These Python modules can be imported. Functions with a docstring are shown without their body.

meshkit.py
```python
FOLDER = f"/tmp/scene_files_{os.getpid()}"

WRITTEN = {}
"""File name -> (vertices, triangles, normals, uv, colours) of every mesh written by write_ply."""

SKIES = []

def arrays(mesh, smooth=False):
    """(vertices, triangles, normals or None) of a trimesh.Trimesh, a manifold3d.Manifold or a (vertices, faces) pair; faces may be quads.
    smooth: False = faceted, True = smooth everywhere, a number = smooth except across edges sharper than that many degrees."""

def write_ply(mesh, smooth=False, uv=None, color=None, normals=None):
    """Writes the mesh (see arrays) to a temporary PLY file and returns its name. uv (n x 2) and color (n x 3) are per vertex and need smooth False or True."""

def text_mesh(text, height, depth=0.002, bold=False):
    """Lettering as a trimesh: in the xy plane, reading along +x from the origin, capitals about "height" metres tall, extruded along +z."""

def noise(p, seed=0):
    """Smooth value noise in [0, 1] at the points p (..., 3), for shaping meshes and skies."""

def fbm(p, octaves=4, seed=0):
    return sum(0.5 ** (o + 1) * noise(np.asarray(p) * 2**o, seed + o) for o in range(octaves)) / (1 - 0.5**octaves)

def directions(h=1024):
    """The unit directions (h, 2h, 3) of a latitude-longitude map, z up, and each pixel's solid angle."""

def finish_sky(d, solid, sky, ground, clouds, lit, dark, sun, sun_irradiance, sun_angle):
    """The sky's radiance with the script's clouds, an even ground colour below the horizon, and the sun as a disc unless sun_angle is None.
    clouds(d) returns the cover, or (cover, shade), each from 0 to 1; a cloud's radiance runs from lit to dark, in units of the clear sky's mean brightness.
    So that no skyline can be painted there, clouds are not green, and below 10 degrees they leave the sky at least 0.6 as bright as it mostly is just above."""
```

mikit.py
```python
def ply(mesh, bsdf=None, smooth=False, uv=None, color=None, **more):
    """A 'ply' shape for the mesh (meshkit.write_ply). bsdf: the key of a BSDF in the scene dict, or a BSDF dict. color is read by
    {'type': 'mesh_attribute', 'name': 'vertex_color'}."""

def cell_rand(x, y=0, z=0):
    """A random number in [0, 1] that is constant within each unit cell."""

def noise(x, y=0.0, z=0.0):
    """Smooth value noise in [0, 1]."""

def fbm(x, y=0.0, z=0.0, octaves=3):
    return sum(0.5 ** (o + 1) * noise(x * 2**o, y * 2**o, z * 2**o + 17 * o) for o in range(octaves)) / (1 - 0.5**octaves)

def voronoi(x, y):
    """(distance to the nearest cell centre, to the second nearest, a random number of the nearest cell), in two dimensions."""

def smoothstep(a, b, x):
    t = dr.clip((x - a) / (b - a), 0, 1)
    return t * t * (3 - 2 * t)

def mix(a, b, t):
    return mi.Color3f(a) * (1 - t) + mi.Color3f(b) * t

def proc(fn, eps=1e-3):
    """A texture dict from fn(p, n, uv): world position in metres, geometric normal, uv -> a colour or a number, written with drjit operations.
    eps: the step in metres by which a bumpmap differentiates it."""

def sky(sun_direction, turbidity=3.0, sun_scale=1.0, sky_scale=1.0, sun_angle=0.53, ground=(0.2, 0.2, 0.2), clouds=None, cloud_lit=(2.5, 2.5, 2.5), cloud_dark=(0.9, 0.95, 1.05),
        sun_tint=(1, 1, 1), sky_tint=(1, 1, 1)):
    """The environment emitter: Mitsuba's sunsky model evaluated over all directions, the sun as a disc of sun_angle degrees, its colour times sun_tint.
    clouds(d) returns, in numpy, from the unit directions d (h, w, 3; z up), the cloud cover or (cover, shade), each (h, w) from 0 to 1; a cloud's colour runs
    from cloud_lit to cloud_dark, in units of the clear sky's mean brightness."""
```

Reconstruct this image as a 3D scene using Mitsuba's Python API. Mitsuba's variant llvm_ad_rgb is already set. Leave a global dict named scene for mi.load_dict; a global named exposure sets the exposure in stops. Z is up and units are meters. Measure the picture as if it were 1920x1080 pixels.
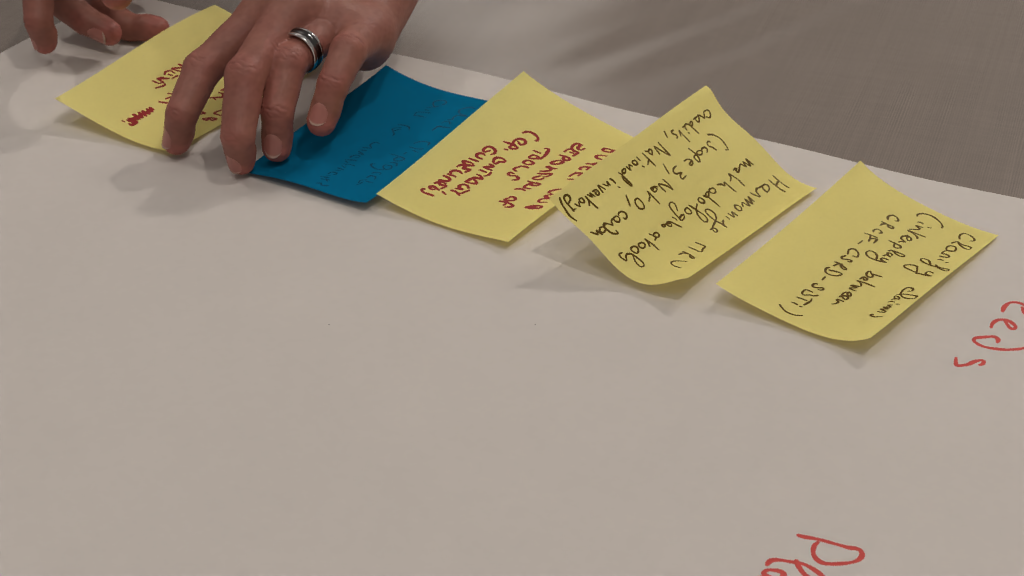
import math, json, random, numpy as np, trimesh, mitsuba as mi, mikit, meshkit
import drjit as dr
from shapely.geometry import LineString, Point
from shapely.ops import unary_union
from shapely.geometry.polygon import orient
from mitsuba import ScalarTransform4f as T4
random.seed(7); RNG = np.random.default_rng(7)

# ------------------------------------------------------------------ camera, light, exposure
scene = {'type': 'scene'}
labels = {}
exposure = 0.0
CAM_H, PITCH, ROLL, FPX = 0.38764, math.radians(31.334), math.radians(0.116), 3200.0
_f = np.array([0, math.cos(PITCH), -math.sin(PITCH)]); _r = np.array([1.0, 0, 0]); _u = np.cross(_r, _f)
_up = -math.sin(ROLL) * _r + math.cos(ROLL) * _u
_o = np.array([0, 0, CAM_H])
scene['camera'] = {'type': 'thinlens', 'fov': 2 * math.degrees(math.atan(960 / FPX)), 'fov_axis': 'x', 'near_clip': 0.02, 'far_clip': 30.0,
                   'aperture_radius': 0.0009, 'focus_distance': 0.72,
                   'to_world': T4().look_at(origin=_o.tolist(), target=(_o + _f).tolist(), up=_up.tolist())}
# the room: light bounced off its pale walls, and ceiling lamps (direction from the table, height, radius, share of the light on the table)
E_TOTAL = 2.07
E_ROOM = 0.33
LAMPS = [
    ((0.29, -0.24, 1.0), 2.2, 0.032, 0.21, 'small ceiling lamp above the near right of the table'),
    ((0.66, 0.86, 1.0), 2.0, 0.028, 0.14, 'small ceiling lamp beyond the far right corner of the table'),
    ((0.92, 0.74, 1.0), 2.0, 0.030, 0.05, 'small ceiling lamp farthest to the right of the table'),
    ((-0.52, 0.08, 1.0), 2.2, 0.090, 0.13, 'middle sized ceiling lamp above the left end of the table'),
    ((-0.10, 0.50, 1.0), 2.3, 0.50, 0.03, 'broad ceiling lamp over the far side of the table'),
    ((0.05, -0.65, 1.0), 2.3, 0.55, 0.11, 'broad ceiling lamp over the near side of the table'),
]
WARM = np.array([1.0, 0.925, 0.845])
er = E_TOTAL * E_ROOM / math.pi
scene['room_light'] = {'type': 'constant', 'radiance': {'type': 'rgb', 'value': (er * np.array([1.0, 0.94, 0.88])).tolist()}}
TC = np.array([0.0, 0.74, 0.0])
for i, (d, h, rad, share, text) in enumerate(LAMPS):
    d = np.array(d); c = TC + d * h
    cos2 = 1.0 / (d @ d)
    L = E_TOTAL * share * (h * h * (d @ d)) / (math.pi * rad * rad * cos2)
    key = 'ceiling_lamp' + (f'_{i:03d}' if i else '')
    m = trimesh.creation.cylinder(radius=rad, height=0.012, sections=40); m.apply_translation(c)
    scene[key] = mikit.ply(m, {'type': 'diffuse'}, emitter={'type': 'area', 'radiance': {'type': 'rgb', 'value': (L * WARM).tolist()}})
    labels[key] = {'label': text, 'category': 'lamp', 'group': 'ceiling lamps above the table'}

# a bright upright lamp panel on the wall beyond the far side: its sheen lies on the cloth
m = trimesh.creation.box((0.62, 0.03, 0.9)); m.apply_translation([-0.14, 3.9, 1.42])
scene['wall_lamp'] = mikit.ply(m, {'type': 'diffuse'}, emitter={'type': 'area', 'radiance': {'type': 'rgb', 'value': [2.30, 2.15, 1.95]}})
labels['wall_lamp'] = {'label': 'wide upright lamp panel on the wall beyond the far side of the table', 'category': 'lamp'}

# ------------------------------------------------------------------ materials
def rgb(*v): return {'type': 'rgb', 'value': list(v)}
def srgb(r, g, b):
    f = lambda x: (x / 255 / 12.92) if x / 255 <= 0.04045 else ((x / 255 + 0.055) / 1.055) ** 2.4
    return [f(r), f(g), f(b)]
fbm, nz, mix, sst = mikit.fbm, mikit.noise, mikit.mix, mikit.smoothstep

def cloth_axes(p):
    a = -0.348
    return p.x * math.cos(a) + p.y * math.sin(a), -p.x * math.sin(a) + p.y * math.cos(a)
def cloth_h(p, n, uv):
    x, y = cloth_axes(p)
    a = dr.sin(2 * math.pi * (x / 0.00132 + 0.8 * nz(x * 240, y * 12))) * (0.15 + 0.85 * nz(x * 250, y * 8, 3)) * (0.35 + 0.9 * nz(x * 45, y * 30, 4))
    b = dr.sin(2 * math.pi * (y / 0.00085 + 0.6 * nz(y * 300, x * 10, 7))) * 0.5
    return 0.5 + 0.34 * a + 0.20 * b
def cloth_col(p, n, uv):
    x, y = cloth_axes(p)
    h = cloth_h(p, n, uv)
    slub = nz(x * 800, y * 14, 11) * 0.6 + nz(y * 500, x * 30, 13) * 0.4
    big = fbm(p.x * 9, p.y * 9, 2.0)
    v = 1.0 + 0.72 * (h - 0.5) + 0.16 * (slub - 0.5) + 0.08 * (big - 0.5)
    return mi.Color3f(0.190, 0.155, 0.133) * v
scene['mat_cloth'] = {'type': 'twosided', 'bsdf': {'type': 'bumpmap', 'arbitrary': mikit.proc(lambda p, n, uv: cloth_h(p, n, uv), eps=1.5e-4), 'scale': 0.00003,
    'bsdf': {'type': 'principled', 'base_color': mikit.proc(cloth_col), 'roughness': 0.30, 'specular': 0.5, 'sheen': 0.1}}}

def paper_col(p, n, uv):
    a = fbm(p.x * 260, p.y * 260, 1.0); b = fbm(p.x * 11, p.y * 11, 4.0)
    return mi.Color3f(0.590, 0.549, 0.520) * (0.985 + 0.03 * (a - 0.5) + 0.05 * (b - 0.5))
scene['mat_paper'] = {'type': 'twosided', 'bsdf': {'type': 'bumpmap', 'arbitrary': mikit.proc(lambda p, n, uv: fbm(p.x * 900, p.y * 900, 2.0), eps=4e-4), 'scale': 0.00003,
    'bsdf': {'type': 'principled', 'base_color': mikit.proc(paper_col), 'roughness': 0.8, 'specular': 0.2}}}

def note_mat(key, col, trans):
    def f(p, n, uv):
        a = fbm(p.x * 900, p.y * 900, p.z * 900); b = fbm(p.x * 30, p.y * 30, p.z * 30)
        return mi.Color3f(*col) * (0.98 + 0.05 * (a - 0.5) + 0.06 * (b - 0.5))
    scene[key] = {'type': 'principledthin', 'base_color': mikit.proc(f), 'roughness': 0.55, 'diff_trans': trans, 'spec_trans': 0.0, 'eta': 1.35}
note_mat('mat_yellow', (0.930, 0.835, 0.315), 0.62)
note_mat('mat_blue', (0.004, 0.150, 0.300), 0.16)

def ink(key, col, rough=0.5, var=0.3):
    def f(p, n, uv):
        return mi.Color3f(*col) * (1 - var * 0.5 + var * fbm(p.x * 500, p.y * 500, p.z * 500))
    scene[key] = {'type': 'twosided', 'bsdf': {'type': 'principled', 'base_color': mikit.proc(f), 'roughness': rough, 'specular': 0.08}}
ink('mat_black_ink', (0.100, 0.056, 0.007))
ink('mat_red_ink', (0.280, 0.030, 0.030))
ink('mat_blue_ink', (0.003, 0.050, 0.108))
ink('mat_poster_ink', (0.560, 0.085, 0.075), var=0.15)
scene['mat_skin'] = {'type': 'bumpmap', 'arbitrary': mikit.proc(lambda p, n, uv: fbm(p.x * 800, p.y * 800, p.z * 800, octaves=2), eps=2e-4), 'scale': 0.00022,
    'bsdf': {'type': 'principled', 'base_color': {'type': 'mesh_attribute', 'name': 'vertex_color'}, 'roughness': 0.50, 'specular': 0.38, 'sheen': 0.2}}
scene['mat_nail'] = {'type': 'principled', 'base_color': {'type': 'mesh_attribute', 'name': 'vertex_color'}, 'roughness': 0.30, 'specular': 0.45}
scene['mat_steel'] = {'type': 'roughconductor', 'material': 'none', 'specular_reflectance': rgb(0.66, 0.64, 0.62), 'alpha': 0.05}
scene['mat_dark_steel'] = {'type': 'roughconductor', 'material': 'none', 'specular_reflectance': rgb(0.13, 0.125, 0.125), 'alpha': 0.05}
scene['mat_stone'] = {'type': 'principled', 'base_color': rgb(0.01, 0.01, 0.01), 'roughness': 0.15}
scene['mat_speck'] = {'type': 'diffuse', 'reflectance': rgb(0.09, 0.06, 0.05)}

# ------------------------------------------------------------------ tablecloth and paper
def grid(xs, ys, fn):
    X, Y = np.meshgrid(xs, ys, indexing='ij'); P = fn(X, Y)
    v = P.reshape(-1, 3); nx, ny = len(xs), len(ys)
    i, j = np.meshgrid(np.arange(nx - 1), np.arange(ny - 1), indexing='ij')
    a = i * ny + j
    f = np.stack([a, a + ny, a + ny + 1, a + 1], -1).reshape(-1, 4)
    f = np.vstack([f[:, [0, 1, 2]], f[:, [0, 2, 3]]])
    return v, f
PAPER_C = np.array([-0.237, 0.984]); PX_, PY_ = np.array([0.878, -0.479]), np.array([-0.479, -0.878])
PW, PH = 0.98, 0.69
def paper_local(X, Y):
    d = np.stack([X - PAPER_C[0], Y - PAPER_C[1]], -1)
    return d @ PX_, d @ PY_
FA, FD = np.array([0.0178, 0.8744]), np.array([0.740, 0.673])
def cloth_z(X, Y):
    a, b = paper_local(X, Y)
    off = np.clip(-b / 0.10, 0, 1)                      # how far beyond the paper's far edge
    offl = np.clip(-a / 0.10, 0, 1)
    k = np.maximum(off, offl); k = k * k * (3 - 2 * k)
    # long soft folds running away across the table
    t = (X - FA[0]) * FD[1] - (Y - FA[1]) * FD[0]; along = (X - FA[0]) * FD[0] + (Y - FA[1]) * FD[1]
    win = np.exp(-((t - 0.028) / 0.040) ** 4)
    fold = win * 0.0009 * np.sin(2 * np.pi * t / 0.039 + 3.4 + 3.0 * along) + 0.0030 * np.exp(-((t + 0.045) / 0.045) ** 2)
    P = np.stack([X * 7, Y * 7, 0 * X], -1)
    low = (meshkit.fbm(P, 3, 5) - 0.5) * 0.006
    return -0.0026 + k * (fold + low)
def cloth_fn(X, Y):
    # flat top, falling over the table's edges
    R = 0.03
    def wrap(c, lo, hi):
        over = np.where(c > hi, c - hi, np.where(c < lo, lo - c, 0)); sgn = np.where(c > hi, 1, -1)
        ang = np.clip(over / R, 0, math.pi / 2)
        flat = np.clip(c, lo, hi)
        return flat + sgn * R * np.sin(ang), -(R * (1 - np.cos(ang)) + np.clip(over - R * math.pi / 2, 0, None))
    x, zx = wrap(X, -0.95, 0.95); y, zy = wrap(Y, -0.25, 1.27)
    return np.stack([x, y, cloth_z(X, Y) + zx + zy], -1)
xs = np.concatenate([np.linspace(-1.4, -0.99, 30), np.linspace(-0.98, 0.98, 330), np.linspace(0.99, 1.4, 30)])
ys = np.concatenate([np.linspace(-0.7, -0.29, 30), np.linspace(-0.28, 0.6, 90), np.linspace(0.605, 1.30, 180), np.linspace(1.31, 1.7, 30)])
scene['tablecloth'] = mikit.ply(grid(xs, ys, cloth_fn), 'mat_cloth', smooth=True)
labels['tablecloth'] = {'label': 'grey brown woven linen tablecloth covering the table under the white sheet', 'category': 'tablecloth'}

def paper_z(a, b):
    P = np.stack([a * 6, b * 6, 0 * a], -1)
    z = -0.0010 + (meshkit.fbm(P, 2, 9) - 0.5) * 0.0006
    edge = np.exp(-b / 0.012) * (0.0006 * np.sin(a * 31 + 1.0) + 0.0004 * np.sin(a * 12.7)) + np.exp(-a / 0.03) * 0.0010 * (1 + np.sin(b * 25))
    return np.minimum(z, -0.0004) + edge * 0.9
def paper_fn(A, B, dz=0.0):
    # the far edge is cut by hand: a little wavy
    xy = PAPER_C + A[..., None] * PX_ + B[..., None] * PY_
    wob = 0.0012 * np.sin(A * 17 + .6) + 0.0007 * np.sin(A * 41)
    xy = xy + (np.exp(-B / 0.05) * wob)[..., None] * PY_
    return np.concatenate([xy, (paper_z(A, B) + dz)[..., None]], -1)
A_, B_ = np.linspace(0, PW, 240), np.concatenate([np.linspace(0, 0.06, 30), np.linspace(0.064, PH, 140)])
v1, f1 = grid(A_, B_, lambda a, b: paper_fn(a, b)); v2, f2 = grid(A_, B_, lambda a, b: paper_fn(a, b, -0.00022))
def rim(nx, ny):
    idx = [i * ny for i in range(nx)] + [(nx - 1) * ny + j for j in range(1, ny)] + [i * ny + ny - 1 for i in range(nx - 2, -1, -1)] + [j for j in range(ny - 2, 0, -1)]
    return np.array(idx)
ri = rim(len(A_), len(B_)); rj = np.roll(ri, -1); off = len(v1)
f1 = f1[:, ::-1]
side = np.vstack([np.stack([ri, ri + off, rj], 1), np.stack([rj, ri + off, rj + off], 1)])
scene['paper_sheet'] = mikit.ply((np.vstack([v1, v2]), np.vstack([f1, f2[:, ::-1] + off, side])), 'mat_paper', smooth=40)
labels['paper_sheet'] = {'label': 'large white flip chart sheet with red marker lettering lying on the tablecloth', 'category': 'paper'}

# ------------------------------------------------------------------ writing: pen strokes as thin ink ribbons
def smooth_line(p, step):
    p = np.asarray(p, float)
    keep = np.concatenate([[True], np.linalg.norm(np.diff(p, axis=0), axis=1) > 1e-6]); p = p[keep]
    if len(p) == 1: return np.vstack([p, p + [0.2, 0]])
    if len(p) == 2:
        n = max(2, int(np.linalg.norm(p[1] - p[0]) / step)); return p[0] + np.linspace(0, 1, n + 1)[:, None] * (p[1] - p[0])
    q = np.vstack([2 * p[0] - p[1], p, 2 * p[-1] - p[-2]]); out = []
    for i in range(1, len(q) - 2):
        p0, p1, p2, p3 = q[i - 1:i + 3]; L = np.linalg.norm(p2 - p1); n = max(2, int(L / step)); t = np.linspace(0, 1, n, endpoint=False)[:, None]
        # centripetal-like tangents keep sharp turns from overshooting
        m1 = (p2 - p0) / 2 * min(1, L / (np.linalg.norm(p2 - p0) / 2 + 1e-9)); m2 = (p3 - p1) / 2 * min(1, L / (np.linalg.norm(p3 - p1) / 2 + 1e-9))
        out.append((2 * t**3 - 3 * t**2 + 1) * p1 + (t**3 - 2 * t**2 + t) * m1 + (-2 * t**3 + 3 * t**2) * p2 + (t**3 - t**2) * m2)
    return np.vstack(out + [p[-1:]])
def ribbons(strokes, width, step, rng):
    """strokes in mm -> flat triangles (n x 2 mm, faces)"""
    shapes = []
    for s in strokes:
        l = smooth_line(s, step); n = len(l)
        ph = rng.uniform(0, 50); arc = np.concatenate([[0], np.cumsum(np.linalg.norm(np.diff(l, axis=0), axis=1))])
        w = width * (0.92 + 0.22 * np.sin(arc * 0.55 + ph) * np.sin(arc * 0.23 + 2 * ph)) / 2
        end = np.minimum(arc, arc[-1] - arc); w = w * (0.80 + 0.20 * np.clip(end / (1.2 * width), 0, 1))
        segs = [LineString([l[i], l[i + 1]]).buffer((w[i] + w[i + 1]) / 2, quad_segs=4) for i in range(n - 1) if np.linalg.norm(l[i + 1] - l[i]) > 1e-9]
        shapes.append(unary_union(segs))
    g = unary_union(shapes).simplify(width * 0.02)
    V, F, off = [], [], 0
    for poly in getattr(g, 'geoms', [g]):
        v, f = trimesh.creation.triangulate_polygon(orient(poly), engine='earcut')
        V.append(v); F.append(f + off); off += len(v)
    v, f = np.vstack(V), np.vstack(F)
    m = trimesh.Trimesh(np.c_[v, 0 * v[:, :1]], f, process=False)
    v, f = trimesh.remesh.subdivide_to_size(m.vertices, m.faces, 2.5, max_iter=6)
    return v[:, :2], f

# ------------------------------------------------------------------ sticky notes: 127 x 76 mm sheets, each with its own curl (control points in mm)
NU, NV = 0.127, 0.076
def bern(n, t):
    t = np.asarray(t, float)[..., None]; i = np.arange(n + 1); cmb = np.array([math.comb(n, k) for k in i]); return cmb * t**i * (1 - t)**(n - i)
def dbern(n, t):
    b = bern(n - 1, t); z = np.zeros(b.shape[:-1] + (1,)); return n * (np.concatenate([z, b], -1) - np.concatenate([b, z], -1))
def sheet(C, uv, lift=0.0):
    nu, nv = C.shape[0] - 1, C.shape[1] - 1
    bu, bv = bern(nu, uv[:, 0] / NU), bern(nv, uv[:, 1] / NV)
    P = np.einsum('pi,pj,ijk->pk', bu, bv, C)
    if lift:
        a = np.einsum('pi,pj,ijk->pk', dbern(nu, uv[:, 0] / NU), bv, C); b = np.einsum('pi,pj,ijk->pk', bu, dbern(nv, uv[:, 1] / NV), C)
        n = np.cross(b, a); n /= np.linalg.norm(n, axis=1, keepdims=True); n *= np.sign(n[:, 2:])
        P = P + n * lift
    return P
PATCH = json.loads('''{"1":[[[-106.0,872.0,1.8],[-119.0,879.8,3.2],[-131.9,887.6,6.8],[-144.0,894.5,12.3],[-155.9,901.8,19.2],[-168.9,909.4,21.4]],[[-119.1,850.2,1.8],[-132.1,858.1,2.6],[-145.1,865.9,5.3],[-157.5,873.3,10.5],[-169.1,879.8,18.1],[-181.4,887.4,23.6]],[[-132.3,828.6,1.3],[-145.2,836.3,2.1],[-158.2,844.1,4.4],[-170.9,851.9,8.9],[-182.7,858.6,16.0],[-194.8,865.4,21.9]],[[-145.5,806.8,0.0],[-158.4,814.6,1.7],[-171.3,822.4,3.9],[-184.1,830.2,7.5],[-196.1,837.2,13.2],[-208.7,844.7,17.8]],[[-158.6,785.1,-0.3],[-171.6,793.1,1.3],[-184.5,800.6,3.2],[-197.4,808.4,6.4],[-209.9,815.8,11.0],[-222.5,823.5,14.4]],[[-171.3,763.4,2.5],[-184.4,770.9,0.7],[-197.9,779.1,1.6],[-210.4,786.7,5.4],[-223.3,794.1,9.9],[-236.0,802.0,13.1]]],"2":[[[-3.4,816.1,3.4],[-16.5,823.8,3.5],[-29.6,831.4,2.1],[-42.8,839.1,1.2],[-56.0,847.1,4.2],[-68.6,853.9,9.4]],[[-16.2,794.1,3.5],[-29.4,801.8,3.8],[-42.5,809.6,3.6],[-55.6,817.1,2.6],[-68.8,824.9,2.7],[-81.8,832.7,5.0]],[[-29.1,772.2,3.7],[-42.2,779.9,4.3],[-55.3,787.6,4.8],[-68.3,795.2,3.8],[-81.5,802.9,3.3],[-94.3,810.6,5.5]],[[-41.9,750.3,3.9],[-55.0,757.8,4.4],[-68.1,765.6,5.4],[-81.2,773.4,4.8],[-94.5,781.2,4.1],[-107.9,789.0,5.5]],[[-54.9,728.1,3.9],[-68.2,736.1,3.3],[-81.2,743.9,5.0],[-94.2,751.7,5.2],[-107.1,759.5,3.4],[-120.1,767.1,1.3]],[[-68.6,706.5,4.4],[-81.1,714.4,0.9],[-94.2,722.2,3.3],[-107.4,729.9,5.4],[-120.0,737.6,1.5],[-132.9,745.4,0.6]]],"3":[[[67.5,778.1,0.6],[54.8,786.1,2.8],[42.5,794.2,7.0],[29.8,802.0,10.0],[17.4,809.6,15.3],[5.8,816.3,22.7]],[[54.2,756.5,2.5],[41.3,764.6,3.4],[28.5,772.8,5.0],[16.0,780.9,8.2],[3.8,788.3,13.4],[-8.2,795.4,19.5]],[[40.7,734.9,3.7],[27.8,743.2,3.4],[14.9,751.4,3.4],[2.0,759.8,5.7],[-10.3,767.5,10.2],[-22.5,774.8,15.7]],[[26.7,713.7,4.7],[14.0,721.8,3.1],[1.3,730.1,1.6],[-11.7,738.8,2.8],[-24.5,746.7,6.4],[-36.8,754.1,11.3]],[[12.5,692.2,5.3],[0.0,700.6,2.6],[-12.5,709.0,0.0],[-25.5,717.7,0.3],[-38.2,725.6,3.4],[-50.7,733.3,7.7]],[[-1.7,671.1,3.5],[-14.2,679.6,2.1],[-26.2,687.8,-0.7],[-39.6,696.4,-0.8],[-51.7,704.2,2.8],[-64.3,712.0,6.1]]],"4":[[[146.8,727.1,1.6],[139.2,732.9,0.9],[130.1,739.0,2.5],[126.1,743.8,10.1],[118.3,743.7,21.6],[117.3,749.5,24.6],[98.7,760.3,17.5],[102.0,757.6,37.2],[94.5,763.1,39.1]],[[131.1,707.2,3.9],[124.2,712.0,-2.1],[115.7,718.7,0.7],[107.8,725.5,6.4],[104.1,724.3,15.6],[98.9,730.7,20.6],[87.1,737.0,21.4],[86.6,737.8,34.1],[79.4,742.6,38.6]],[[116.4,686.7,2.5],[109.2,692.1,-1.1],[100.1,697.7,-2.7],[91.5,705.1,3.2],[89.5,704.5,12.6],[82.3,711.1,18.9],[74.5,714.8,23.8],[72.2,717.2,33.3],[65.3,720.8,39.7]],[[100.1,667.0,4.8],[95.9,670.2,-3.4],[85.2,677.8,-6.0],[74.4,686.4,2.3],[74.2,684.5,11.5],[68.6,689.6,18.6],[61.3,693.3,23.8],[58.9,694.8,33.1],[54.9,698.9,40.3]],[[86.8,647.0,6.0],[80.6,649.3,-2.0],[73.4,654.3,-0.8],[61.3,664.4,3.7],[58.1,663.0,9.9],[56.7,665.4,20.3],[45.3,674.6,22.0],[41.4,675.0,32.2],[35.8,677.9,39.7]],[[75.1,625.9,11.7],[66.7,629.8,9.0],[58.7,630.6,-0.1],[52.0,639.7,-4.9],[35.5,649.7,5.9],[43.4,643.0,24.9],[27.7,655.4,15.0],[22.7,660.2,23.5],[16.5,665.1,29.0]]],"5":[[[223.7,683.0,0.8],[211.6,692.0,-0.4],[199.7,701.5,1.9],[188.5,709.6,5.1],[175.7,720.0,7.1],[166.0,726.3,17.0]],[[208.5,662.8,2.7],[196.5,671.6,-1.6],[183.8,681.7,-0.1],[172.7,690.0,2.1],[160.0,700.1,4.2],[149.2,707.8,12.2]],[[193.0,642.9,5.0],[181.6,651.3,-1.1],[168.5,661.5,-0.7],[157.0,670.0,1.3],[144.4,679.7,2.9],[133.4,687.7,9.5]],[[176.9,623.4,7.0],[166.4,630.9,-0.6],[153.1,641.2,-1.1],[141.7,649.7,1.2],[129.1,659.3,2.5],[117.9,667.9,8.1]],[[162.1,602.8,7.3],[151.4,610.5,-0.8],[137.7,621.2,-1.5],[126.6,629.4,1.6],[113.9,638.9,2.7],[102.2,647.6,7.5]],[[146.0,583.2,9.2],[136.4,590.1,-0.2],[122.2,601.0,-0.9],[111.7,609.0,4.2],[99.0,618.4,3.3],[87.5,626.8,8.4]]]}''')
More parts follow.
